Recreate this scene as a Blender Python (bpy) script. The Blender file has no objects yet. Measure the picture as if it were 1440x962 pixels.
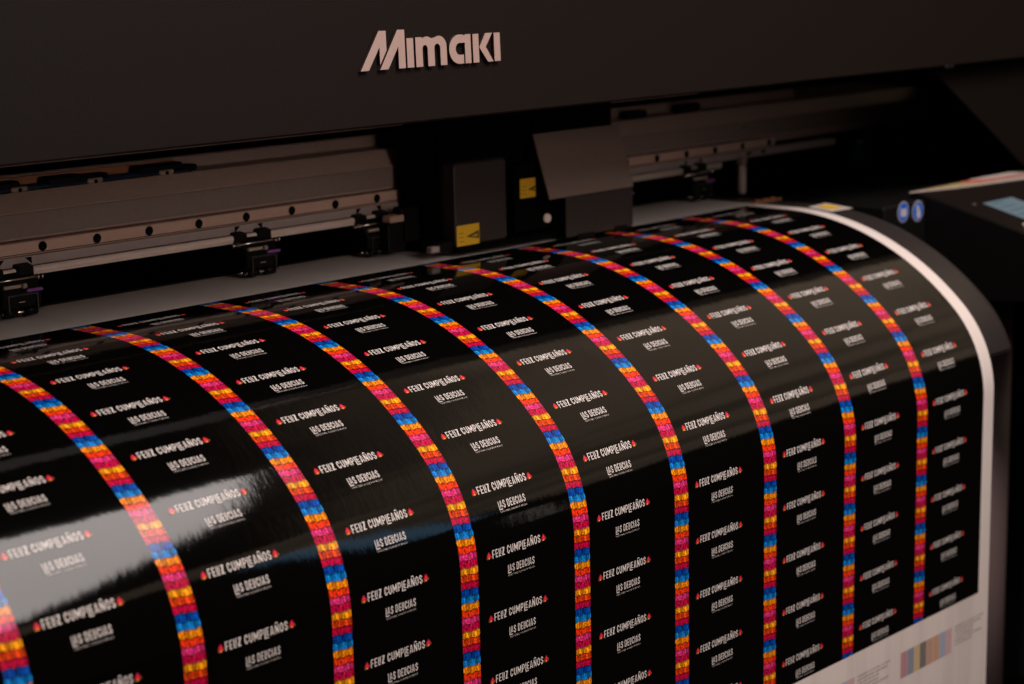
import bpy, math, random
from mathutils import Matrix, Vector
random.seed(4)
C = bpy.context.scene.collection
scn = bpy.context.scene
S = 0.13            # one design unit (width of a printed column) in metres
pi = math.pi

# ------------------------------------------------------------------ camera
R = [[0.6818933204583282, -0.7311269949823441, -0.02179028962544194],
     [-0.1579894926985727, -0.11813254506487803, -0.9803489286941598],
     [0.7141854238996488, 0.6719360229984894, -0.19606417644380802]]
CAM = (-4.68120488, -9.44207874, 2.16229994)
cd = bpy.data.cameras.new('camera'); cam = bpy.data.objects.new('camera', cd); C.objects.link(cam)
cd.sensor_width = 36; cd.lens = 2696.32 / 1440 * 36
m = Matrix(((R[0][0], -R[1][0], -R[2][0], CAM[0]*S), (R[0][1], -R[1][1], -R[2][1], CAM[1]*S),
            (R[0][2], -R[1][2], -R[2][2], CAM[2]*S), (0, 0, 0, 1)))
cam.matrix_world = m
cd.clip_start = 0.05; cd.clip_end = 200
cd.dof.use_dof = True; cd.dof.focus_distance = 12.0*S; cd.dof.aperture_fstop = 6.3
scn.camera = cam

# ------------------------------------------------------------------ world: dim warm workshop
w = bpy.data.worlds.new('World'); scn.world = w; w.use_nodes = True
nt = w.node_tree; nt.nodes.clear()
def N(nt, t, **k):
    n = nt.nodes.new(t)
    for a, b in k.items(): setattr(n, a, b)
    return n
def math_(nt, op, a, b=None, clamp=False):
    n = N(nt, 'ShaderNodeMath', operation=op, use_clamp=clamp)
    for i, v in enumerate((a, b)):
        if v is None: continue
        if isinstance(v, (int, float)): n.inputs[i].default_value = v
        else: nt.links.new(v, n.inputs[i])
    return n.outputs[0]
def smooth(nt, v, a, b, lo=0.0, hi=1.0):
    n = N(nt, 'ShaderNodeMapRange', interpolation_type='SMOOTHSTEP')
    nt.links.new(v, n.inputs['Value'])
    n.inputs['From Min'].default_value = a; n.inputs['From Max'].default_value = b
    n.inputs['To Min'].default_value = lo; n.inputs['To Max'].default_value = hi
    return n.outputs[0]
tc = N(nt, 'ShaderNodeTexCoord'); sx = N(nt, 'ShaderNodeSeparateXYZ'); nt.links.new(tc.outputs['Generated'], sx.inputs[0])
X, Y, Z = sx.outputs
rise = math_(nt, 'SUBTRACT', Z, smooth(nt, X, 0.56, 0.74, 0.44, 0.15))      # top line of the dark furniture in front of the wall
wall = math_(nt, 'MULTIPLY', smooth(nt, rise, 0.0, 0.03), smooth(nt, Y, 0.45, 0.25))
wall = math_(nt, 'MULTIPLY', wall, math_(nt, 'MAXIMUM', smooth(nt, X, 0.585, 0.69), smooth(nt, Z, 0.53, 0.50)))
amb = math_(nt, 'MULTIPLY', smooth(nt, Y, 0.35, 0.0), 0.012)
wm = N(nt, 'ShaderNodeMapping'); wm.inputs['Scale'].default_value = (1.5, 1.5, 7.0); nt.links.new(tc.outputs['Generated'], wm.inputs[0])
wn = N(nt, 'ShaderNodeTexNoise'); nt.links.new(wm.outputs[0], wn.inputs['Vector']); wn.inputs['Scale'].default_value = 1.4; wn.inputs['Detail'].default_value = 2
wall = math_(nt, 'MULTIPLY', wall, smooth(nt, wn.outputs['Fac'], .34, .56, .50, 1.0))
tot = math_(nt, 'ADD', math_(nt, 'MULTIPLY', wall, 0.50), amb)
mul = N(nt, 'ShaderNodeVectorMath', operation='SCALE'); mul.inputs[0].default_value = (1.0, 0.73, 0.51)
nt.links.new(tot, mul.inputs['Scale'])
bg = N(nt, 'ShaderNodeBackground'); nt.links.new(mul.outputs[0], bg.inputs[0]); bg.inputs[1].default_value = 1.0
wo = N(nt, 'ShaderNodeOutputWorld'); nt.links.new(bg.outputs[0], wo.inputs[0])

# ------------------------------------------------------------------ lamps and added fill lights (positions in design units)
def area(name, loc, target, sx_, sy_, radiance, col, spread=180):
    l = bpy.data.lights.new(name, 'AREA'); l.shape = 'RECTANGLE'
    l.size = sx_*S; l.size_y = sy_*S
    l.energy = radiance * pi * l.size * l.size_y; l.color = col; l.spread = math.radians(spread)
    o = bpy.data.objects.new(name, l); C.objects.link(o)
    o.location = Vector(loc)*S
    d = (Vector(target) - Vector(loc)).normalized()
    z = -d; x = Vector((0, 1, 0)).cross(z).normalized() if abs(z.y) < .95 else Vector((1, 0, 0))
    y = z.cross(x)
    o.rotation_euler = Matrix((x, y, z)).transposed().to_euler()
    return o
WARM = (1.0, 0.90, 0.86)
area('ceiling_panel_lamp', (7.4, -9.6, 10.3), (7.4, -9.6, 0), 5.2, 12.6, 7.5, WARM)
area('key_fill', (4.6, -9.5, 13.0), (6.0, -1.5, 0), 4.4, 4.0, 29.0, (1.0, .83, .77))  # added overhead light to lift the print, kept out of the sheet's reflections
area('front_fill', (4.0, -13.5, 3.5), (5.9, 0.0, 0.5), 3.6, 5.5, .64, (1.0, .78, .68), 56)  # added soft fill for vertical faces and the gap under the cover
area('blue_strip_lamp', (12.0, -12.6, 3.6), (2.4, -1.8, -1.0), 4.4, 0.9, 1.2, (.30, .62, .95))
area('gleam_strip', (13.6, -11.8, -.15), (3.6, -1.87, -1.15), 1.6, .08, 3.2, (1.0, .85, .75))  # added thin strip, there to reflect as a bright streak on the film
scn.view_settings.view_transform = 'Standard'; scn.view_settings.look = 'None'
scn.view_settings.exposure = 0.0; scn.view_settings.gamma = 1.0

# ------------------------------------------------------------------ materials
def mat(name, col, rough=.5, metal=0., spec=.5, coat=0., bump=None, var=0.1, vscale=60, emis=None):
    m = bpy.data.materials.new(name); m.use_nodes = True; nt = m.node_tree
    b = nt.nodes['Principled BSDF']
    tc = N(nt, 'ShaderNodeTexCoord')
    no = N(nt, 'ShaderNodeTexNoise'); nt.links.new(tc.outputs['Object'], no.inputs['Vector'])
    no.inputs['Scale'].default_value = vscale; no.inputs['Detail'].default_value = 4
    mx = N(nt, 'ShaderNodeMix', data_type='RGBA')
    mx.inputs[6].default_value = (*[c*(1-var) for c in col], 1); mx.inputs[7].default_value = (*[min(1, c*(1+var)) for c in col], 1)
    nt.links.new(no.outputs['Fac'], mx.inputs[0]); nt.links.new(mx.outputs[2], b.inputs['Base Color'])
    b.inputs['Roughness'].default_value = rough; b.inputs['Metallic'].default_value = metal
    b.inputs['Specular IOR Level'].default_value = spec; b.inputs['Coat Weight'].default_value = coat
    if bump:
        sc, st, stretch = bump
        n2 = N(nt, 'ShaderNodeTexNoise'); mp = N(nt, 'ShaderNodeMapping'); mp.inputs['Scale'].default_value = stretch
        nt.links.new(tc.outputs['Object'], mp.inputs[0]); nt.links.new(mp.outputs[0], n2.inputs['Vector'])
        n2.inputs['Scale'].default_value = sc; n2.inputs['Detail'].default_value = 3
        bp = N(nt, 'ShaderNodeBump'); bp.inputs['Strength'].default_value = st; bp.inputs['Distance'].default_value = .001
        nt.links.new(n2.outputs['Fac'], bp.inputs['Height']); nt.links.new(bp.outputs[0], b.inputs['Normal'])
    if emis:
        b.inputs['Emission Color'].default_value = (*emis[0], 1); b.inputs['Emission Strength'].default_value = emis[1]
    return m

def film(name, color_fn=None, col=(.0015, .0013, .0012), rough=.055, white=False):
    """glossy printed film: every ink on the sheet shares this lacquered, slightly rippled surface"""
    m = bpy.data.materials.new(name); m.use_nodes = True; nt = m.node_tree; b = nt.nodes['Principled BSDF']
    tc = N(nt, 'ShaderNodeTexCoord')
    if color_fn: nt.links.new(color_fn(nt), b.inputs['Base Color'])
    else: b.inputs['Base Color'].default_value = (*col, 1)
    b.inputs['Roughness'].default_value = rough; b.inputs['IOR'].default_value = 1.45
    # fine streaky ripple along the feed direction + broad waviness
    mp = N(nt, 'ShaderNodeMapping'); mp.inputs['Scale'].default_value = (1.0, .45, .45)
    nt.links.new(tc.outputs['Object'], mp.inputs[0])
    n1 = N(nt, 'ShaderNodeTexNoise'); nt.links.new(mp.outputs[0], n1.inputs['Vector']); n1.inputs['Scale'].default_value = 150; n1.inputs['Detail'].default_value = 5; n1.inputs['Roughness'].default_value = .62
    n2 = N(nt, 'ShaderNodeTexNoise'); nt.links.new(tc.outputs['Object'], n2.inputs['Vector']); n2.inputs['Scale'].default_value = 14; n2.inputs['Detail'].default_value = 2
    b1 = N(nt, 'ShaderNodeBump'); b1.inputs['Strength'].default_value = 1; b1.inputs['Distance'].default_value = .00007
    b2 = N(nt, 'ShaderNodeBump'); b2.inputs['Strength'].default_value = 1; b2.inputs['Distance'].default_value = .0004
    nt.links.new(n1.outputs['Fac'], b1.inputs['Height']); nt.links.new(n2.outputs['Fac'], b2.inputs['Height'])
    nt.links.new(b2.outputs[0], b1.inputs['Normal']); nt.links.new(b1.outputs[0], b.inputs['Normal'])
    return m

def stripe_color(nt):
    """nine rows of cut paper fringe per printed label, each with its own ink; the print repeats exactly"""
    uv = N(nt, 'ShaderNodeUVMap'); uv.uv_map = 'UVMap'
    s = N(nt, 'ShaderNodeSeparateXYZ'); nt.links.new(uv.outputs[0], s.inputs[0])
    u, v = s.outputs[0], math_(nt, 'FRACT', s.outputs[1])
    def xyz(a, b, c=.5):
        n = N(nt, 'ShaderNodeCombineXYZ'); n.inputs[2].default_value = c
        nt.links.new(a, n.inputs[0]); nt.links.new(b, n.inputs[1]); return n.outputs[0]
    def noise(vec, sc, det, rough=.5):
        n = N(nt, 'ShaderNodeTexNoise'); nt.links.new(vec, n.inputs['Vector']); n.inputs['Scale'].default_value = sc
        n.inputs['Detail'].default_value = det; n.inputs['Roughness'].default_value = rough; return n.outputs['Fac']
    frn = noise(xyz(math_(nt, 'MULTIPLY', u, 9.0), math_(nt, 'MULTIPLY', v, 9.0)), 1.0, 2)
    vw = math_(nt, 'ADD', math_(nt, 'MULTIPLY', v, 9.0), math_(nt, 'MULTIPLY', math_(nt, 'SUBTRACT', frn, .5), .75))
    vw = math_(nt, 'ADD', vw, math_(nt, 'MULTIPLY', math_(nt, 'SUBTRACT', .5, u), .25))
    vw = math_(nt, 'MODULO', math_(nt, 'ADD', vw, 9.0), 9.0)
    row = math_(nt, 'FLOOR', vw); fr = math_(nt, 'FRACT', vw)
    cols = [(.82, .25, .005), (.82, .040, .008), (.68, .032, .18), (.43, .003, .045), (.88, .32, .008), (.84, .065, .008), (.52, .004, .05), (.003, .10, .62), (.008, .31, .92)]
    cr = N(nt, 'ShaderNodeValToRGB'); cr.color_ramp.interpolation = 'CONSTANT'; e = cr.color_ramp.elements
    e[0].position = 0; e[0].color = (*cols[0], 1); e[1].position = 1/9; e[1].color = (*cols[1], 1)
    for i in range(2, 9):
        q = e.new(i/9); q.color = (*cols[i], 1)
    nt.links.new(math_(nt, 'DIVIDE', math_(nt, 'ADD', row, .5), 9.0), cr.inputs[0])
    # slits between the tufts, offset from row to row, and the shadowy fold printed above each fringe
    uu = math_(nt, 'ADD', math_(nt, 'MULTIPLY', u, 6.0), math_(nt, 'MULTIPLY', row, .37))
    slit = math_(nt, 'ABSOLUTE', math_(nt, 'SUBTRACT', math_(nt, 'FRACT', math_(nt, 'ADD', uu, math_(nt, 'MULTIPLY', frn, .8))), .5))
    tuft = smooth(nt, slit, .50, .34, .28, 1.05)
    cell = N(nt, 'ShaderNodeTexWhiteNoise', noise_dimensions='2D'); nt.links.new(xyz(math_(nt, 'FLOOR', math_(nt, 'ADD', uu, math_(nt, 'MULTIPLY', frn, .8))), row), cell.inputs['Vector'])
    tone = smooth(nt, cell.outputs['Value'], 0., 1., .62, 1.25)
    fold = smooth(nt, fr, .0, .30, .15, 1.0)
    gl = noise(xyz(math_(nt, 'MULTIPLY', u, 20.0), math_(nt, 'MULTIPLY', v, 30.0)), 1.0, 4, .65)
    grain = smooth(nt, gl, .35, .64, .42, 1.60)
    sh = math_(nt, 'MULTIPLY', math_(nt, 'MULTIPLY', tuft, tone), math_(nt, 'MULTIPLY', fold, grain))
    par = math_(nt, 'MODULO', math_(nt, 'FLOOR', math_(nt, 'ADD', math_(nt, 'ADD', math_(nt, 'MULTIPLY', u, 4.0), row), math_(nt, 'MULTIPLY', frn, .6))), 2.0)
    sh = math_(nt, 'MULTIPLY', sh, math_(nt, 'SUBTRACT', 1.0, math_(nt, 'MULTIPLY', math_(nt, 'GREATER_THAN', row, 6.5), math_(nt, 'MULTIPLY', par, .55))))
    vm = N(nt, 'ShaderNodeVectorMath', operation='SCALE'); nt.links.new(cr.outputs[0], vm.inputs[0]); nt.links.new(sh, vm.inputs['Scale'])
    # pale glints on the paper
    mx = N(nt, 'ShaderNodeMix', data_type='RGBA'); nt.links.new(vm.outputs[0], mx.inputs[6]); mx.inputs[7].default_value = (.85, .35, .45, 1)
    glint = math_(nt, 'MULTIPLY', smooth(nt, gl, .60, .72, 0., .40), math_(nt, 'MULTIPLY', math_(nt, 'GREATER_THAN', row, 1.5), math_(nt, 'LESS_THAN', row, 3.5)))
    nt.links.new(glint, mx.inputs[0])
    return mx.outputs[2]

M = {}
M['black_ink'] = film('black_ink')
def paper_tone(nt):
    tc = N(nt, 'ShaderNodeTexCoord'); mp = N(nt, 'ShaderNodeMapping'); mp.inputs['Scale'].default_value = (26, 2.2, 2.2)
    nt.links.new(tc.outputs['Object'], mp.inputs[0]); no = N(nt, 'ShaderNodeTexNoise'); nt.links.new(mp.outputs[0], no.inputs['Vector']); no.inputs['Scale'].default_value = 1; no.inputs['Detail'].default_value = 3
    mx = N(nt, 'ShaderNodeMix', data_type='RGBA'); mx.inputs[6].default_value = (.68, .60, .57, 1); mx.inputs[7].default_value = (.76, .68, .635, 1)
    nt.links.new(smooth(nt, no.outputs['Fac'], .32, .52), mx.inputs[0]); return mx.outputs[2]
M['white_film'] = film('white_film', paper_tone, rough=.32)
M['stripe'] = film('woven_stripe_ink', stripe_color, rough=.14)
M['white_ink'] = film('white_ink', col=(.74, .69, .66), rough=.16)
M['red_ink'] = film('red_ink', col=(.55, .012, .03)); M['pink_ink'] = film('pink_ink', col=(.75, .05, .12))
M['yellow_ink'] = film('yellow_ink', col=(.85, .45, .02)); M['green_ink'] = film('green_ink', col=(.04, .13, .03))
for nme, c in dict(bar_magenta=(.50, .26, .29), bar_blue=(.27, .29, .36), bar_yellow=(.60, .45, .24), bar_grey=(.21, .18, .18), bar_orange=(.58, .34, .23),
                   bar_sky=(.38, .42, .52), bar_pink=(.60, .40, .42), note_ink=(.40, .35, .34)).items():
    M[nme] = film(nme, col=c, rough=.3)
M['cover'] = mat('cover_plastic', (.0085, .0058, .0049), rough=.5, spec=.10, bump=(900, .25, (1, 1, 1)), var=.12, vscale=900)
M['black'] = mat('black_plastic', (.005, .0045, .0045), rough=.5, spec=.12, bump=(600, .1, (1, 1, 1)))
M['void'] = mat('dark_interior', (.0022, .0020, .0020), rough=.9, spec=.05)
M['platen'] = mat('platen_black', (.027, .022, .021), rough=.42, spec=.4, bump=(500, .15, (1, 1, 1)))
M['grey_box'] = mat('carriage_grey', (.028, .021, .018), rough=.55, spec=.4, bump=(700, .15, (1, 1, 1)))
M['flap'] = mat('flap_grey', (.175, .125, .106), rough=.55, spec=.4, bump=(700, .15, (1, 1, 1)))
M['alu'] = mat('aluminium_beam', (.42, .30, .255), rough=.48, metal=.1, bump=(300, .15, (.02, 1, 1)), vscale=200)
M['alu_shaded'] = mat('aluminium_shaded', (.24, .18, .155), rough=.5, metal=.1, bump=(300, .15, (.02, 1, 1)), vscale=200)  # same aluminium, darkened to paint the shaded lower face of the beam
M['rail'] = mat('steel_rail', (.64, .43, .34), rough=.38, metal=.2, bump=(400, .1, (.02, 1, 1)))
M['plate'] = mat('guide_plate', (.38, .31, .29), rough=.42, metal=.1, bump=(400, .1, (.02, 1, 1)))
M['rod'] = mat('bright_rod', (.85, .70, .63), rough=.3, metal=.0, bump=(300, .3, (.01, 3, 3)))
M['steel'] = mat('polished_steel', (.70, .62, .56), rough=.22, metal=.9)
M['purple'] = mat('purple_lever', (.30, .10, .42), rough=.35)
M['cream'] = mat('cream_plastic', (.42, .34, .27), rough=.5)
M['copper'] = mat('orange_belt', (.46, .19, .08), rough=.45, metal=.2)
M['navy'] = mat('navy_hose', (.010, .034, .065), rough=.4)
M['hazard'] = mat('yellow_sticker', (.80, .46, .02), rough=.45, var=.05)
M['sticker_black'] = mat('sticker_print', (.05, .03, .01), rough=.5)
M['sticker_white'] = mat('sticker_white', (.55, .50, .46), rough=.5)
M['blue'] = mat('blue_sticker', (.010, .11, .55), rough=.4, var=.05)
M['logo'] = mat('satin_silver', (.66, .47, .41), rough=.36, metal=.55, bump=(600, .08, (.1, 1, 1)), var=.04)
M['logo_side'] = mat('letter_side', (.045, .030, .027), rough=.4)
M['paper'] = mat('paper', (.42, .35, .32), rough=.7)
M['paper_red'] = mat('paper_red', (.45, .08, .07), rough=.7)
M['paper_olive'] = mat('paper_olive', (.34, .27, .10), rough=.7)
M['leg'] = mat('leg_grey', (.25, .18, .18), rough=.45, var=.04)
M['floor'] = mat('floor_dark', (.006, .0045, .004), rough=.8, spec=.1)
M['screen'] = mat('lcd_screen', (.02, .03, .035), rough=.15, emis=((.30, .40, .45), .36))
M['screen_ink'] = mat('lcd_lines', (.02, .03, .035), rough=.15, emis=((.16, .25, .30), .4))
M['led'] = mat('blue_led', (.01, .01, .05), emis=((.02, .04, .9), .6))

# ------------------------------------------------------------------ mesh helpers
class MB:
    """collects faces in design units; build() links them as ONE mesh object"""
    def __init__(s): s.v = []; s.f = []; s.m = []; s.uv = []; s.mats = []; s.sm = []
    def mi(s, m):
        if m not in s.mats: s.mats.append(m)
        return s.mats.index(m)
    def face(s, pts, m, uv=None, smooth=False):
        k = len(s.v); s.v += [tuple(p) for p in pts]; s.f.append(tuple(range(k, k+len(pts)))); s.m.append(s.mi(m)); s.uv.append(uv); s.sm.append(smooth)
    def grid(s, rows, m, uvs=None, smooth=True):
        k = len(s.v); n = len(rows[0]); s.v += [tuple(p) for r in rows for p in r]; mi = s.mi(m)
        for i in range(len(rows)-1):
            for j in range(n-1):
                a = k+i*n+j; s.f.append((a, a+1, a+1+n, a+n)); s.m.append(mi); s.sm.append(smooth)
                s.uv.append([uvs[i][j], uvs[i][j+1], uvs[i+1][j+1], uvs[i+1][j]] if uvs else None)
    def box(s, x0, x1, y0, y1, z0, z1, m, bev=0.0, rot=None):
        b = bev
        # chamfered box: eight corners cut on the long edges
        prof = [(y0+b, z0), (y1-b, z0), (y1, z0+b), (y1, z1-b), (y1-b, z1), (y0+b, z1), (y0, z1-b), (y0, z0+b)] if b else [(y0, z0), (y1, z0), (y1, z1), (y0, z1)]
        s.prism(prof, x0, x1, m, inset=b)
    def prism(s, prof, x0, x1, m, inset=0.0, smooth=False):
        """profile in (y,z), extruded along x"""
        n = len(prof); cy = sum(p[0] for p in prof)/n; cz = sum(p[1] for p in prof)/n
        def ring(x, k): return [(x, cy+(p[0]-cy)*k, cz+(p[1]-cz)*k) for p in prof]
        if inset:
            ext = max(max(abs(p[0]-cy), abs(p[1]-cz)) for p in prof); kk = max(.2, 1-inset/ext)
            rings = [ring(x0, kk), ring(x0+inset, 1), ring(x1-inset, 1), ring(x1, kk)]
        else: rings = [ring(x0, 1), ring(x1, 1)]
        k = len(s.v); mi = s.mi(m)
        for r in rings: s.v += r
        for i in range(len(rings)-1):
            for j in range(n):
                a = k+i*n+j; b = k+i*n+(j+1) % n
                s.f.append((a, b, b+n, a+n)); s.m.append(mi); s.uv.append(None); s.sm.append(smooth)
        s.f.append(tuple(range(k+n-1, k-1, -1))); s.m.append(mi); s.uv.append(None); s.sm.append(False)
        e = k+(len(rings)-1)*n; s.f.append(tuple(range(e, e+n))); s.m.append(mi); s.uv.append(None); s.sm.append(False)
    def tube(s, a, b, r0, r1, m, n=20, caps=True):
        a = Vector(a); b = Vector(b); d = (b-a).normalized()
        u = d.cross(Vector((0, 0, 1))) if abs(d.z) < .9 else d.cross(Vector((1, 0, 0)))
        u.normalize(); w_ = d.cross(u)
        def ring(p, r): return [tuple(p+u*r*math.cos(t)+w_*r*math.sin(t)) for t in [2*pi*i/n for i in range(n)]]
        A, B = ring(a, r0), ring(b, r1); k = len(s.v); s.v += A+B; mi = s.mi(m)
        for j in range(n):
            s.f.append((k+j, k+(j+1) % n, k+n+(j+1) % n, k+n+j)); s.m.append(mi); s.uv.append(None); s.sm.append(True)
        if caps:
            s.f.append(tuple(range(k+n-1, k-1, -1))); s.m.append(mi); s.uv.append(None); s.sm.append(False)
            s.f.append(tuple(range(k+n, k+2*n))); s.m.append(mi); s.uv.append(None); s.sm.append(False)
    def mesh(s, name, origin=(0, 0, 0)):
        me = bpy.data.meshes.new(name)
        me.from_pydata([((x-origin[0])*S, (y-origin[1])*S, (z-origin[2])*S) for x, y, z in s.v], [], s.f)
        for m_ in s.mats: me.materials.append(M[m_])
        for p, mi, sm in zip(me.polygons, s.m, s.sm): p.material_index = mi; p.use_smooth = sm
        if any(u for u in s.uv):
            l = me.uv_layers.new(name='UVMap')
            for p, u in zip(me.polygons, s.uv):
                if u:
                    for li, c in zip(p.loop_indices, u): l.data[li].uv = c
        me.validate(clean_customdata=False); me.update()
        return me
    def build(s, name, parent=None, label=None):
        o = bpy.data.objects.new(name, s.mesh(name, ORG.get(root_of(parent).name, (0, 0, 0)) if parent else (0, 0, 0)))
        C.objects.link(o); o.parent = parent
        if label: o['label'] = label
        return o
ORG = {}
def root_of(o):
    while o.parent: o = o.parent
    return o
def thing(name, loc, label, cat, group=None):
    o = bpy.data.objects.new(name, None); C.objects.link(o); o.location = Vector(loc)*S; ORG[o.name] = loc
    o['label'] = label; o['category'] = cat
    if group: o['group'] = group
    return o

# ------------------------------------------------------------------ sheet profile: flat platen, wide arc, tighter arc, free fall
H = 0.38770632643817504; PA, PB, T1, PC = -0.13253389, 4.59151985, 0.77498608, 6.62927297
def theta(s):
    if s <= PA: return 0.
    if s <= PB: return T1*(s-PA)/(PB-PA)
    if s <= PC: return T1+(pi/2-T1)*(s-PB)/(PC-PB)
    return pi/2
SMIN, SMAX, DS = -3.6, 15.0, .02
tab = [(0., 0.)]; n_ = int(round((SMAX-SMIN)/DS))
for i in range(n_):
    t = theta(SMIN+(i+.5)*DS); tab.append((tab[-1][0]-math.cos(t)*H*DS, tab[-1][1]-math.sin(t)*H*DS))
i0 = int(round(-SMIN/DS)); oy, oz = tab[i0]; tab = [(a-oy, b-oz) for a, b in tab]
def prof(s, off=0.):
    q = max(0., min(n_-1e-6, (s-SMIN)/DS)); i = int(q); k = q-i; a, b = tab[i], tab[i+1]; t = theta(s)
    return (a[0]+(b[0]-a[0])*k - math.sin(t)*off, a[1]+(b[1]-a[1])*k + math.cos(t)*off)
def P(x, s, off=0.): y, z = prof(s, off); return (x, y, z)
S0, S1 = -1.16, 10.87          # first printed line and end of the print
def frange(a, b, d):
    r = [a]; k = math.floor(a/d+1e-6)+1
    while k*d < b-1e-6: r.append(k*d); k += 1
    return r+[b]

sheet = thing('vinyl_sheet', (3, 0, 0), 'glossy vinyl sheet of black birthday labels and woven rainbow stripes, curving out of the printer', 'printed sheet')
mb = MB()
ss = frange(-3.2, 14.5, .1)
mb.grid([[P(x, s) for x in (-4.0, 2.0, 5.5, 9.02)] for s in ss], 'white_film')
mb.grid([[P(x, s, -.004) for x in (9.02, 5.5, 2., -4.0)] for s in ss], 'white_film')
mb.grid([[P(9.02, s), P(9.02, s, -.004)] for s in ss], 'white_film')
mb.build('white_base', sheet)

panels = {}
SW = .143                    # width of a patterned stripe
for k in range(-4, 9):
    x0, x1 = float(k), k+1-SW
    mb = MB(); ps = frange(S0, S1, .1)
    mb.grid([[P(x0+(x1-x0)*i/3, s, .0010) for i in range(4)] for s in ps], 'black_ink')
    panels[k] = mb.build('black_panel', sheet)
    mb = MB(); ps = frange(S0, S1, .1)
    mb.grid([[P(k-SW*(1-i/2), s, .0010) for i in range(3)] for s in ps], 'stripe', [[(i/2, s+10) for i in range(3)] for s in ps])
    mb.build('woven_stripe', sheet)

# ------------------------------------------------------------------ condensed lettering as strips of quads, cap height 1
T = .115
def rect(x0, x1, y0, y1): return [(x0, y0), (x1, y0), (x1, y1), (x0, y1)]
def ribbon(pts, t, closed=False):
    out = []; n = len(pts)
    def off(i, sgn):
        if closed: a, b, c = pts[i-1], pts[i], pts[(i+1) % n]
        else: a, b, c = pts[max(i-1, 0)], pts[i], pts[min(i+1, n-1)]
        def nrm(p, q):
            dx, dy = q[0]-p[0], q[1]-p[1]; l = math.hypot(dx, dy) or 1; return (-dy/l, dx/l)
        n1 = nrm(a, b) if a != b else nrm(b, c); n2 = nrm(b, c) if b != c else n1
        mx_, my_ = n1[0]+n2[0], n1[1]+n2[1]; l = math.hypot(mx_, my_); mx_ /= l; my_ /= l
        k = t/2/max(.5, mx_*n1[0]+my_*n1[1])
        return (b[0]+mx_*k*sgn, b[1]+my_*k*sgn)
    for i in range(n if closed else n-1):
        j = (i+1) % n
        out.append([off(i, -1), off(j, -1), off(j, 1), off(i, 1)])
    return out
def glyph(c):
    """-> width, list of polygons"""
    t = T*1.12; w = .50; h = t/2
    if c == 'I': return t, [rect(0, t, 0, 1)]
    if c == 'F': return .42, [rect(0, t, 0, 1), rect(t, .42, 1-t*.9, 1), rect(t, .38, .42, .42+t*.9)]
    if c == 'E': return .42, [rect(0, t, 0, 1), rect(t, .42, 1-t*.9, 1), rect(t, .38, .42, .42+t*.9), rect(t, .42, 0, t*.9)]
    if c == 'L': return .42, [rect(0, t, 0, 1), rect(t, .42, 0, t*.9)]
    if c == 'T': return .48, [rect(0, .48, 1-t*.9, 1), rect(.24-h, .24+h, 0, 1-t*.9)]
    if c == 'Z': return .46, [rect(0, .46, 1-t*.9, 1), rect(0, .46, 0, t*.9), [(0, t*.9), (.2, t*.9), (.46, 1-t*.9), (.26, 1-t*.9)]]
    if c == 'A': return .54, [[(0, 0), (t, 0), (.31, 1), (.18, 1)], [(.54-t, 0), (.54, 0), (.36, 1), (.311, 1)], rect(.18, .36, .18, .18+t*.8)]
    if c == 'V': return .52, [[(.17, 0), (.259, 0), (t, 1), (0, 1)], [(.26, 0), (.35, 0), (.52, 1), (.52-t, 1)]]
    if c == 'N' or c == 'Ñ':
        g = [rect(0, t*.9, 0, 1), rect(.52-t*.9, .52, 0, 1), [(t*.9, 1), (t*.9, .62), (.52-t*.9, 0), (.52-t*.9, .38)]]
        if c == 'Ñ': g += [[(.08, 1.08), (.24, 1.15), (.24, 1.28), (.08, 1.21)], [(.24, 1.15), (.44, 1.10), (.44, 1.23), (.24, 1.28)]]
        return .52, g
    if c == 'M': return .68, [rect(0, t*.9, 0, 1), rect(.68-t*.9, .68, 0, 1), [(t*.9, 1), (t*.9, .6), (.34, .12), (.34, .48)], [(.34, .48), (.34, .12), (.68-t*.9, .6), (.68-t*.9, 1)]]
    if c == 'X': return .52, [[(0, 0), (t, 0), (.52, 1), (.52-t, 1)], [(0, 1), (t, 1), (.26, .6), (.16, .55)], [(.52-t, 0), (.52, 0), (.36, .45), (.26, .4)]]
    if c == 'O': return w, ribbon([(h, .25), (.2, h*.9), (w-.2, h*.9), (w-h, .25), (w-h, .75), (w-.2, 1-h*.9), (.2, 1-h*.9), (h, .75)], t, True)
    if c == 'U': return w, ribbon([(h, 1), (h, .25), (.2, h*.9), (w-.2, h*.9), (w-h, .25), (w-h, 1)], t)
    if c == 'C': return .48, ribbon([(.48-h, .66), (.48-h, .76), (.28, 1-h*.9), (.2, 1-h*.9), (h, .76), (h, .24), (.2, h*.9), (.28, h*.9), (.48-h, .24), (.48-h, .34)], t)
    if c == 'S': return .46, ribbon([(.46-h, .70), (.46-h, .78), (.28, 1-h*.9), (.18, 1-h*.9), (h, .80), (h, .66), (.46-h, .36), (.46-h, .20), (.28, h*.9), (.18, h*.9), (h, .22), (h, .30)], t)
    if c == 'D': return w, [rect(0, t, 0, 1)]+ribbon([(t, h*.9), (.3, h*.9), (w-h, .25), (w-h, .75), (.3, 1-h*.9), (t, 1-h*.9)], t*.95)
    if c in 'PR':
        g = [rect(0, t, 0, 1)]+ribbon([(t, .42), (.3, .42), (.48-h, .55), (.48-h, .82), (.3, 1-h*.9), (t, 1-h*.9)], t*.9)
        if c == 'R': g += [[(.2, .34), (.32, 0), (.49, 0), (.36, .34)]]
        return .48, g
    return .3, []
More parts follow.
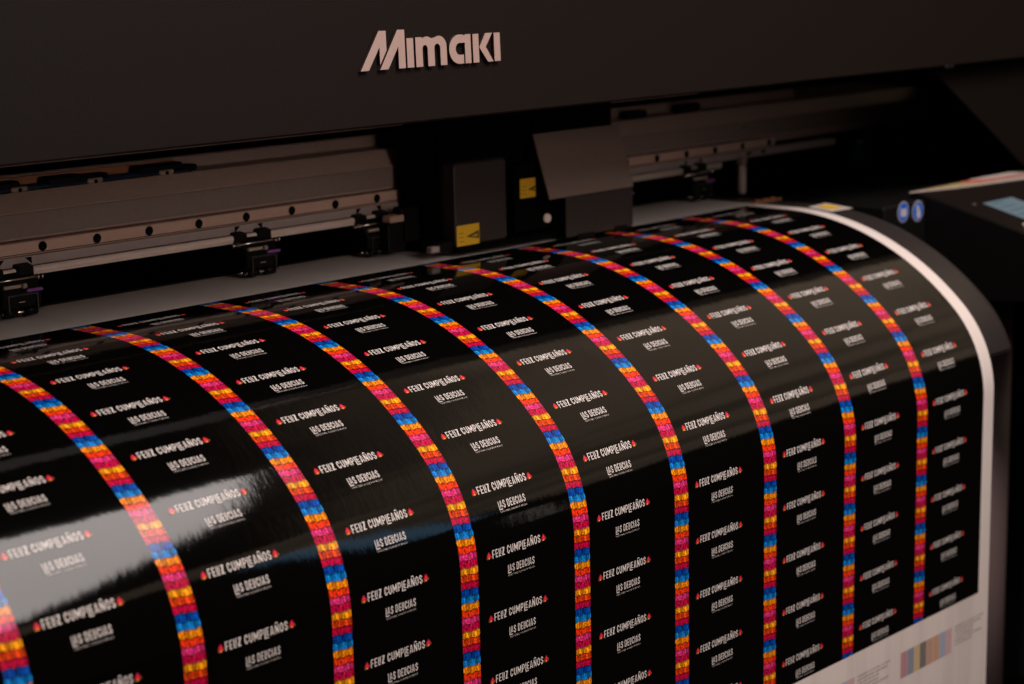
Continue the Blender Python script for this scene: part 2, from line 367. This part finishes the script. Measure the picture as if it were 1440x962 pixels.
def layout(tokens, gap=.17):
    """tokens: letter, or ('L','I') = a letter raised on the foot of the L, or ('Ld','E') = L dropping below the line"""
    x = 0.; out = []
    def put(g, x, y, sx_, sy_): out.extend([[(x+a*sx_, y+b*sy_) for a, b in p] for p in g])
    for t in tokens:
        if t == ' ': x += .30; continue
        if isinstance(t, str): wd, g = glyph(t); put(g, x, 0, 1, 1); x += wd+gap
        else:
            l, c = t; wd, g = glyph(c); foot = T+.07+wd*.95
            if l == 'L': put([rect(0, T*1.12, 0, 1), rect(T*1.12, foot+.06, 0, T)], x, 0, 1, 1); put(g, x+T+.16, T*.9+.14, .95, 1-T*.9-.14)
            else: put([rect(0, T*1.12, -.16, 1), rect(T*1.12, foot+.02, -.16, -.16+T)], x, 0, 1, 1); put(g, x+T+.17, .13, .95, .87)
            x += foot+gap+.10
    return x-gap, out
W1, G1 = layout(['F', 'E', ('L', 'I'), 'Z', ' ', 'C', 'U', 'M', 'P', ('Ld', 'E'), 'A', 'Ñ', 'O', 'S'])
W2, G2 = layout([('Ld', 'A'), 'S', ' ', 'D', 'E', ('L', 'I'), 'C', 'I', 'A', 'S'])
T = .065
W3, G3 = layout(list('TRADITIONAL FLAVORS OF MEXICO'), .26)

def label_mesh(n):
    mb = MB(); O = .0022
    def text(G, Wd, x0, wid, sb, hh, m, off=O, dens=1):
        for i, p in enumerate(G):
            mb.face([P(x0+a*wid/Wd, sb-b*hh, off+(i % 3)*.00004) for a, b in p], m)
    b = n-1
    text(G1, W1, .128, .420, b+.441, .124, 'white_ink')
    text(G2, W2, .255, .232, b+.742, .118, 'white_ink')
    text(G3, W3, .255, .232, b+.806, .026, 'white_ink')
    for cx in (.098, .577):                 # small red blossom at both ends of the greeting
        cs = b+.385
        def blob(pts, m, off): mb.face([P(cx+a*.034, cs-q*.098, off) for a, q in pts], m)
        blob([(-.50, -.28), (-.30, -.50), (.25, -.50), (.52, -.25), (.56, .02), (.36, .22), (.20, .48), (.0, .60), (-.18, .44), (-.36, .20), (-.54, .02)], 'red_ink', O)
        blob([(-.22, -.05), (.02, -.22), (.26, -.02), (.10, .32), (-.08, .34)], 'pink_ink', O+.0003)
        blob([(-.12, -.50), (.10, -.50), (.16, -.28), (-.02, -.20), (-.20, -.30)], 'yellow_ink', O+.0006)
        blob([(.45, -.42), (.72, -.28), (.74, -.05), (.58, -.16)], 'green_ink', O+.0005)
        blob([(-.60, -.36), (-.42, -.58), (-.28, -.54), (-.50, -.24)], 'green_ink', O+.0005)
    return mb.mesh('birthday_label', ORG['vinyl_sheet'])
def project(p):
    d = [p[i]-CAM[i] for i in range(3)]; c = [sum(R[r][i]*d[i] for i in range(3)) for r in range(3)]
    return 720+2696.3*c[0]/c[2], 481+2696.3*c[1]/c[2]
for n in range(0, 12):
    me = label_mesh(n)
    for k in range(-1, 9):
        if n-1+.3 < S0 or n-1+.82 > S1: continue
        u, v = project(P(k+.35, n-.5))
        if not (-150 < u < 1500 and 250 < v < 1030): continue
        o = bpy.data.objects.new('birthday_label', me); C.objects.link(o); o.parent = panels[k]; o.location = (k*S, 0, 0)

# colour control strips on the white margin below the print
def control_bar(x0):
    mb = MB(); cols = ['bar_magenta', 'bar_blue', 'bar_yellow', 'bar_grey', 'bar_orange', 'bar_orange', 'bar_sky', 'bar_pink']; x = x0; s0, s1 = 11.35, 11.90
    for i, c in enumerate(cols):
        wd = .098 if c != 'bar_yellow' else .085
        mb.grid([[P(x, s, .001), P(x+wd-.004, s, .001)] for s in (s0, s1)], c); x += wd
        if i == 3:
            for q in range(9): mb.face([P(x+.02+.008*(q % 2), s0+.04+q*.053, .0018), P(x+.075, s0+.04+q*.053, .0018), P(x+.075, s0+.060+q*.053, .0018), P(x+.02+.008*(q % 2), s0+.060+q*.053, .0018)], 'note_ink')
    random.seed(9)
    for r in range(6):                      # lines of tiny print beside the patches
        xx = x+.04; lim = x+.04+(.44, .40, .30, .28, .42, .26)[r]; sb = s0+.05+r*.078
        while xx < lim:
            l = random.uniform(.010, .022)
            mb.face([P(xx, sb, .0018), P(xx+l, sb, .0018), P(xx+l, sb-.038, .0018), P(xx, sb-.038, .0018)], 'note_ink'); xx += l+random.choice((.006, .006, .018))
    mb.build('control_strip', sheet)
control_bar(7.68); control_bar(6.26); control_bar(4.84)

# ------------------------------------------------------------------ the printer
pr = thing('large_format_printer', (3, 1, -4.5), 'wide black inkjet printer with silver raised lettering on its front cover', 'printer')
# front cover: leaning panel
TA = math.radians(5)
def CP(x, t, d=0.): return (x, -.65+t*math.sin(TA)-d*math.cos(TA), 1.152+t*math.cos(TA)+d*math.sin(TA))
mb = MB()
pf = [(-.65, 1.165), (-.638, 1.152), (-.60, 1.150), (-.59, 1.175)]
top = CP(0, 1.17); pf2 = [(p[0], p[1]) for p in pf] + [(top[1]+.07, top[2]-.05), (top[1]+.25, top[2]+.02), (3.2, top[2]+.08), (3.2, top[2]+.16), (top[1]+.25, top[2]+.10), (top[1]+.10, top[2]+.06), (top[1]+.02, top[2]+.01)]
mb.prism(pf2, -5.0, 15.6, 'cover')
cover = mb.build('front_cover', pr)
# raised letters
def letter(polys, depth=.022):
    mb = MB()
    for o in polys:
        pts = [(x, t) for x, t in o]; a = sum(pts[i][0]*pts[(i+1) % len(pts)][1]-pts[(i+1) % len(pts)][0]*pts[i][1] for i in range(len(pts)))
        if a < 0: pts = pts[::-1]
        cx = sum(p[0] for p in pts)/len(pts)
        F = [CP(x, t+.349, depth) for x, t in pts]; B = [CP(x, t+.349, .0) for x, t in pts]
        mb.face(F, 'logo')
        for i in range(len(pts)):
            j = (i+1) % len(pts); mb.face([B[i], B[j], F[j], F[i]], 'logo_side')
    return mb.build('raised_letter', cover)
def sh(poly, x0): return [(x0+x+.06*(t-.0), t) for x, t in poly]
letter([[(3.370, 0), (3.439, 0), (3.545, .140), (3.538, .030), (3.546, .040), (3.603, .118), (3.610, .238), (3.549, .240)],
        [(3.534, 0), (3.605, 0), (3.706, .137), (3.696, 0), (3.755, 0), (3.769, .239), (3.708, .240)]])
letter([sh(rect(0, .058, 0, .184), 3.771)])
def arc(cx, cy, r, a0, a1, n=9): return [(cx+r*math.cos(math.radians(a0+(a1-a0)*i/n)), cy+r*math.sin(math.radians(a0+(a1-a0)*i/n))) for i in range(n+1)]
# m, split into convex-ish strips so every face stays simple
mo = [(0, 0), (.060, 0), (.060, .110)] + arc(.083, .112, .023, 180, 0) + [(.106, 0), (.166, 0), (.166, .110)] + arc(.1925, .112, .0265, 180, 0) + [(.219, 0), (.277, 0), (.277, .120)] + arc(.2075, .118, .0695, 0, 118) + arc(.098, .118, .0695, 55, 122) + [(.055, .186), (0, .186)]
letter([sh(mo, 3.848)])
ao = [(.135, 0), (.135, .058)] + arc(.100, .0955, .038, -90, -270, 10) + [(.148, .1335), (.148, 0), (.203, 0), (.203, .186), (.150, .186), (.150, .178), (.128, .186)] + arc(.096, .0935, .0935, 90, 270, 14)
letter([sh(ao, 4.145)])
letter([sh(rect(0, .055, 0, .185), 4.367), sh([(.060, .098), (.137, 0), (.189, 0), (.121, .098), (.186, .186), (.119, .186)], 4.367)])
letter([sh(rect(0, .058, 0, .185), 4.567)])
# right hand side of the body: slanted cut-out panel, inner wall
mb = MB()
mb.face([(10.30, -.50, 1.125), (12.02, -.50, .12), (12.4, -.50, -.02), (15.5, -.50, -.02), (15.5, -.50, 1.125)], 'cover')
mb.face([(10.30, -.50, 1.125), (10.36, -.42, 1.125), (12.08, -.42, .12), (12.02, -.50, .12)], 'black')
mb.face([(12.02, -.50, .12), (12.08, -.42, .12), (12.46, -.42, -.02), (12.4, -.50, -.02)], 'black')
mb.build('side_panel', pr)
mb = MB(); mb.box(10.285, 10.42, -.66, -.55, 1.128, 1.160, 'black', .01); mb.build('cover_hinge', pr)
mb = MB()
mb.face([(-5, 2.6, -5), (15.5, 2.6, -5), (15.5, 2.6, 4), (-5, 2.6, 4)], 'void')  # unseen black rear sheet, added to shut out the world background
mb.face([(13.6, -.4, -5), (13.6, 2.6, -5), (13.6, 2.6, 1.16), (13.6, -.4, 1.16)], 'void')
mb.face([(-5, 2.0, -.05), (-5, -.3, -.35), (9.5, -.3, -.35), (9.5, 2.6, -.05), (-5, 2.6, -.05)], 'void')
mb.build('inner_casing', pr)

# platen and curved apron under the sheet, black rim beyond the sheet edge
mb = MB()
ps = frange(-3.5, 5.80, .15)
xs = [-4.6, 3.0, 9.36, 9.43, 9.47]; dz = [-.008, -.008, -.010, -.028, -.075]
rows = [[P(x, s, d) for x, d in zip(xs, dz)] + [P(9.47, s, -.42)] for s in ps]
mb.grid([r[:5] for r in rows], 'platen'); mb.grid([[r[4], r[5]] for r in rows], 'platen', smooth=False)
yb, zb = prof(5.85)
mb.face([(-4.6, yb+.02, zb-.0), (9.47, yb+.05, zb), (9.47, yb+.42, zb+.05), (-4.6, yb+.42, zb+.05)], 'void')
mb.face([P(-4.6, 5.85, -.008), P(9.40, 5.85, -.02), (9.40, yb+.05, zb), (-4.6, yb+.02, zb)], 'platen')
mb.build('platen_apron', pr)
mb = MB()
mb.face([P(9.09, s, .0) for s in (.08, .72)] + [P(9.40, s, .0) for s in (.76, .02)], 'sticker_white')
mb.face([P(9.17, s, .002) for s in (.18, .58)] + [P(9.33, s, .002) for s in (.60, .16)], 'hazard')
mb.build('caution_label', pr)
mb = MB()
mb.box(9.05, 9.46, .50, .60, -.01, .004, 'copper')
bpz = mb.build('brass_plate', pr)
for x in (9.15, 9.27, 9.38):
    mb = MB(); mb.tube((x, .55, .003), (x, .55, .018), .022, .018, 'copper', 12); mb.build('screw', bpz)

# gantry beam
mb = MB()
mb.prism([(1.15, .472), (1.15, .648), (1.22, .765), (1.9, .80), (1.9, .40), (1.25, .40), (1.25, .472)], -4.8, 13.0, 'alu')
beam = mb.build('gantry_beam', pr)
# added thin plate: shade on the beam's lower face, painted as darker metal
mb = MB(); mb.box(-4.8, 13.0, 1.138, 1.149, .486, .640, 'alu_shaded', .003); mb.build('beam_shade_plate', pr)
mb = MB()
mb.box(-4.8, 10.2, 1.10, 1.246, .374, .462, 'rail', .006)
mb.box(-4.8, 10.2, 1.094, 1.10, .384, .388, 'black')
# flat dark discs paint the shade inside the counterbored screw holes
x = 2.169-.42*15
while x < 10.1:
    mb.tube((x, 1.0995, .420), (x, 1.0955, .420), .034, .034, 'rail', 20)
    mb.tube((x, 1.0950, .420), (x, 1.0945, .420), .032, .032, 'void', 20); mb.tube((x+.002, 1.0942, .413), (x+.002, 1.0930, .413), .009, .009, 'black', 12)
    x += .4185
mb.build('linear_rail', pr)
mb = MB()
mb.box(-4.8, 11.2, 1.09, 1.20, .308, .372, 'plate', .004)
for xc in (1.93, 3.83, 4.98, 6.1, 7.6, 8.93, 9.9):
    for sg in (-1, 1):
        xa = xc+sg*.10
        mb.face([(xa-.025, 1.0885, .364), (xa+.025, 1.0885, .364), (xa+sg*-.025*-1, 1.0885, .318)][::1 if sg < 0 else -1], 'void')
for xb in (9.75, 9.98): mb.tube((xb, 1.0885, .345), (xb, 1.087, .345), .02, .02, 'void', 14)
mb.build('guide_plate', pr)
mb = MB(); mb.tube((-4.8, 1.07, .284), (9.30, 1.07, .284), .0235, .0235, 'rod', 20); mb.tube((-4.8, 1.068, .262), (9.30, 1.068, .262), .012, .012, 'rod', 12); mb.build('guide_rod', pr)
# upper bar and trough behind the beam
mb = MB(); mb.box(-4.8, 8.9, 1.0, 1.03, .958, .985, 'alu', .008); mb.box(-4.8, 10.9, 1.36, 1.42, .775, .865, 'alu', .01); mb.box(-4.8, 11.2, 1.5, 1.7, .885, 1.02, 'black', .01); mb.build('upper_bar', pr)
mb = MB(); mb.box(-1.5, 3.40, 1.335, 1.355, .79, .85, 'copper', .004); mb.build('steel_belt', pr)
mb = MB()
mb.box(-.6, 3.47, 1.25, 1.31, .772, .802, 'navy', .01); cable = mb.build('hose_bundle', pr)
mb = MB(); mb.tube((-.6, 1.235, .785), (3.43, 1.235, .785), .013, .013, 'navy', 12); mb.build('hose', cable)
for a, b_, z in ((3.22, 3.60, .855), (3.50, 3.72, .83), (2.50, 2.76, .85), (2.72, 2.98, .84), (2.05, 2.30, .85), (8.40, 8.66, .85), (9.12, 9.42, .86)):
    mb = MB(); mb.box(a-.20, b_-.20, 1.22, 1.33, .772, z-.012, 'black', .015); mb.build('connector_block', cable)
for x in (2.08, 2.66, 3.24):
    mb = MB(); mb.box(x-.06, x+.06, 1.205, 1.225, .768, .800, 'cream', .008); mb.tube((x, 1.204, .780), (x, 1.202, .780), .014, .014, 'void', 12); mb.build('hose_clip', cable)

# pinch roller assemblies
def pinch(x, root):
    mb = MB()
    # forked black body
    mb.prism([(1.02, .060), (.965, .075), (.955, .15), (1.0, .235), (1.06, .30), (1.20, .30), (1.20, .05)], x-.085, x+.20, 'black', inset=.015)
    mb.prism([(1.03, .22), (1.03, .315), (1.10, .33), (1.10, .22)], x-.13, x-.02, 'black', inset=.012)
    mb.prism([(1.03, .22), (1.03, .32), (1.10, .335), (1.10, .22)], x+.08, x+.20, 'black', inset=.012)
    mb.box(x-.055, x-.045, .948, .956, .06, .15, 'platen'); mb.box(x+.155, x+.165, .948, .956, .06, .15, 'platen'); mb.box(x-.055, x+.165, .948, .956, .150, .160, 'platen')
    mb.box(x+.02, x+.065, .946, .950, .108, .112, 'cream')
    body = mb.build('pinch_roller_unit', root)
    mb = MB(); mb.tube((x-.165, 1.0, .248), (x+.215, 1.0, .248), .0075, .0075, 'steel', 12)
    for q in (-.185, -.135, .195, .225): mb.tube((x+q, 1.0, .248), (x+q+.012, 1.0, .248), .017, .017, 'steel', 14)
    mb.tube((x-.15, .97, .055), (x-.14, .96, .055), .008, .008, 'steel', 10)
    mb.build('pivot_pin', body)
    mb = MB(); mb.box(x-.07, x+.075, .96, .985, .198, .220, 'cream', .005); mb.tube((x+.055, .955, .209), (x+.085, .955, .209), .016, .016, 'cream', 12); mb.build('spring_arm', body)
    mb = MB(); mb.box(x+.085, x+.205, .945, .965, .166, .186, 'purple', .006); mb.build('release_lever', body)
    mb = MB()
    for q in (-.03, .12): mb.tube((x+q-.045, .985, .042), (x+q+.045, .985, .042), .030, .030, 'black', 20)
    mb.tube((x-.08, .985, .042), (x+.21, .985, .042), .010, .010, 'steel', 12)
    mb.build('roller', body)
for x in (-.6, 1.83, 3.79, 4.93, 7.72, 8.86): pinch(x, pr)

# post at the right edge of the sheet
mb = MB()
mb.tube((9.62, 1.06, -.01), (9.62, 1.06, .25), .034, .034, 'rod', 20)
for i in range(12): mb.tube((9.62, 1.06, .012+i*.019), (9.62, 1.06, .022+i*.019), .040, .040, 'rod', 18)
mb.box(9.585, 9.655, 1.02, 1.10, .25, .33, 'plate', .01); mb.tube((9.62, 1.02, .30), (9.62, 1.0, .30), .024, .018, 'steel', 14)
mb.build('spring_post', pr)
for q in ((9.75, 1.15, .575), (12.31, 1.2, .356), (12.77, 1.0, .218)):
    mb = MB(); mb.tube(q, (q[0], q[1]-.03, q[2]), .024, .016, 'steel', 14); mb.build('screw', pr)
mb = MB(); mb.box(11.44, 11.60, 1.0, 1.1, .05, .32, 'navy', .02); mb.build('sensor_block', pr)
mb = MB(); mb.box(11.42, 11.54, .80, .82, -.085, -.07, 'led'); mb.build('status_light', pr)

# print carriage
car = MB()
car.box(5.28, 7.25, .62, 1.07, .06, 1.35, 'void', .02); car.box(5.29, 7.20, .45, .64, .028, .066, 'void', .01)
carriage = car.build('carriage', pr)
mb = MB(); mb.box(5.30, 5.86, .50, .70, .068, .69, 'grey_box', .015); head = mb.build('carriage_cover', carriage)
mb = MB()
mb.prism([(.33, .355), (.335, .345), (.50, .830), (.49, .84)], 6.16, 7.17, 'flap')
mb.prism([(.338, .345), (.56, .345), (.56, .84), (.50, .83)], 6.165, 7.165, 'void')
mb.build('carriage_flap', carriage)
mb = MB(); mb.box(6.37, 7.18, .35, .365, .022, .343, 'grey_box', .006); mb.box(6.375, 7.175, .365, .66, .024, .34, 'void'); mb.box(6.5, 6.7, .342, .352, .0, .04, 'black'); mb.box(6.95, 7.10, .342, .36, .004, .05, 'black'); mb.build('head_housing', carriage)
def warn(x0, x1, y, z0, z1, d=.0):
    mb = MB(); mb.face([(x0, y, z0), (x1, y, z0), (x1, y, z1), (x0, y, z1)], 'hazard')
    w_ = x1-x0; h_ = z1-z0; yy = y-.002
    a, b_ = x0+w_*.40, x0+w_*.97; zc = z0+h_*.42
    mb.face([(a, yy, zc), (b_-.03*w_, yy, zc-.16*h_), (b_, yy, zc-.16*h_), (b_, yy, zc+.22*h_), (b_-.05*w_, yy, zc+.22*h_)], 'sticker_black')
    mb.face([(a+.2*w_, yy-.001, zc-.02*h_), (b_-.08*w_, yy-.001, zc-.05*h_), (b_-.08*w_, yy-.001, zc+.08*h_)], 'hazard')
    for i in range(3): mb.face([(x0+.08*w_, yy, z0+h_*(.2+.2*i)), (x0+.3*w_, yy, z0+h_*(.2+.2*i)), (x0+.3*w_, yy, z0+h_*(.225+.2*i)), (x0+.08*w_, yy, z0+h_*(.225+.2*i))], 'sticker_black')
    mb.build('warning_sticker', carriage, 'yellow warning sticker')
warn(5.31, 5.55, .495, .074, .228)
mb = MB(); mb.box(5.93, 6.33, .482, .64, .10, .62, 'void', .01); mb.build('inner_bracket', carriage)
warn(5.99, 6.205, .478, .362, .510)
mb = MB(); mb.tube((6.29, .54, .181), (6.29, .465, .181), .038, .034, 'rod', 24); mb.build('round_knob', carriage)
mb = MB(); mb.box(6.19, 6.29, .462, .50, .03, .055, 'cream', .005); mb.build('height_tab', carriage)
mb = MB(); mb.box(5.05, 5.14, .50, .56, .055, .10, 'plate', .008); mb.box(5.12, 5.30, .52, .68, .04, .12, 'black', .01); mb.build('end_stop', carriage)
mb = MB()
mb.box(4.98, 5.12, .85, .95, .26, .31, 'rail', .008); mb.box(4.96, 5.14, .86, .96, .04, .26, 'black', .01); mb.box(5.10, 5.28, .86, .96, .10, .36, 'black', .01); mb.build('carriage_bracket', carriage)

# right hand control deck: slopes down to the front
def dz_(y): return .12+.267*y
mb = MB()
y0, y1 = -2.6, -.30
prf = [(y1, dz_(y1)), (y0, dz_(y0)), (y0-.03, dz_(y0)-.04), (y0-.03, dz_(y0)-.30), (-1.55, -.84), (-1.30, -.88), (y1, -.88)]
mb.prism(prf, 10.30, 14.5, 'black', inset=.02)
deck = mb.build('control_deck', pr)
mb = MB()
mb.face([(10.33, y0, dz_(y0)+.003), (14.4, y0, dz_(y0)+.003), (14.4, y1, dz_(y1)+.003), (10.33, y1, dz_(y1)+.003)], 'cover'); mb.build('deck_top_plate', deck)
def D(x, y, o=.006): return (x, y, dz_(y)+o)
mb = MB(); mb.face([D(10.72, -1.22), D(11.25, -1.22), D(11.25, -.80), D(10.72, -.80)], 'screen')
for i in range(4): mb.face([D(10.78, -1.14+.09*i, .008), D(11.18-.06*i, -1.14+.09*i, .008), D(11.18-.06*i, -1.11+.09*i, .008), D(10.78, -1.11+.09*i, .008)], 'screen_ink')
mb.build('display_screen', deck)
mb = MB(); mb.tube(D(10.56, -1.33, -.02), D(10.56, -1.33, .025), .045, .04, 'cream', 20); mb.build('button', deck)
mb = MB(); mb.tube(D(10.60, -.78, -.02), D(10.60, -.78, .012), .03, .03, 'platen', 16); mb.build('button', deck)
# housing front with the two round blue notices
mb = MB(); mb.box(9.60, 10.28, -.48, .4, -1.0, -.03, 'black', .015); mb.box(9.62, 13.0, -.28, .9, -.25, -.06, 'black', .01); hs = mb.build('end_housing', pr)
def disc(cx, cz, kind):
    mb = MB(); y = -.483
    r = .092
    mb.face([(cx+r*math.cos(t), y, cz+r*math.sin(t)) for t in [2*pi*i/32 for i in range(32)]], 'sticker_white')
    r = .084; mb.face([(cx+r*math.cos(t), y-.002, cz+r*math.sin(t)) for t in [2*pi*i/32 for i in range(32)]], 'blue')
    q = lambda pts, o=.004: mb.face([(cx+a, y-o, cz+b_) for a, b_ in pts], 'sticker_white')
    if kind:   # book with text lines
        q([(-.045, -.035), (-.004, -.045), (-.004, .025), (-.045, .035)]); q([(.004, -.045), (.045, -.035), (.045, .035), (.004, .025)])
    else:      # hand held up
        q([(-.012, -.066), (.04, -.058), (.036, -.005), (.0, -.004), (-.03, -.02)]); q([(-.02, -.006), (.03, -.004), (.0, .058), (-.026, .052)])
    mb.build('notice_disc', hs, 'round blue notice with a white book' if kind else 'round blue notice with a white hand')
disc(9.905, -.100, True); disc(10.145, -.118, False)
# stand leg
mb = MB()
mb.tube((11.30, -.45, -5.9), (11.30, -.45, -.86), .33, .33, 'leg', 48)
mb.build('stand_leg', pr)
mb = MB(); mb.box(11.9, 15.5, -.7, 2.4, -5, -.85, 'black', .02); mb.build('stand_cabinet', pr)

# papers lying on the deck
def papers():
    t = thing('paper_stack', (11.2, -.42, .02), 'thin stack of white, red and olive edged leaflets lying on the black control deck', 'papers')
    mb = MB()
    def sheet_(pts, z, th, m):
        b_ = [(x, y, dz_(y)+z) for x, y in pts]; tp = [(x, y, dz_(y)+z+th) for x, y in pts]
        mb.face(tp, m)
        for i in range(4): j = (i+1) % 4; mb.face([b_[i], b_[j], tp[j], tp[i]], m)
    sheet_([(10.20, -.36), (10.9, -.44), (12.5, -.55), (12.4, -.40)], .003, .010, 'paper')
    mb.build('bottom_leaflet', t)
    mb = MB(); sheet_([(10.45, -.375), (10.95, -.43), (12.6, -.50), (12.5, -.38)], .014, .006, 'paper_olive'); mb.build('olive_leaflet', t)
    mb = MB(); sheet_([(11.05, -.385), (11.3, -.445), (12.7, -.51), (12.6, -.37)], .021, .008, 'paper_red'); mb.build('red_leaflet', t)
    mb = MB(); sheet_([(11.2, -.39), (11.5, -.44), (12.7, -.51), (12.6, -.40)], .030, .010, 'paper'); mb.build('top_leaflet', t)
papers()

# floor
fl = MB(); fl.face([(-60, -60, -6), (60, -60, -6), (60, 60, -6), (-60, 60, -6)], 'floor'); f_ = fl.build('floor'); f_['kind'] = 'structure'; f_['label'] = 'dark workshop floor'
wl = MB(); wl.face([(-60, 6, -6), (60, 6, -6), (60, 6, 20), (-60, 6, 20)], 'floor'); w_ = wl.build('wall'); w_['kind'] = 'structure'; w_['label'] = 'dark wall behind the printer'
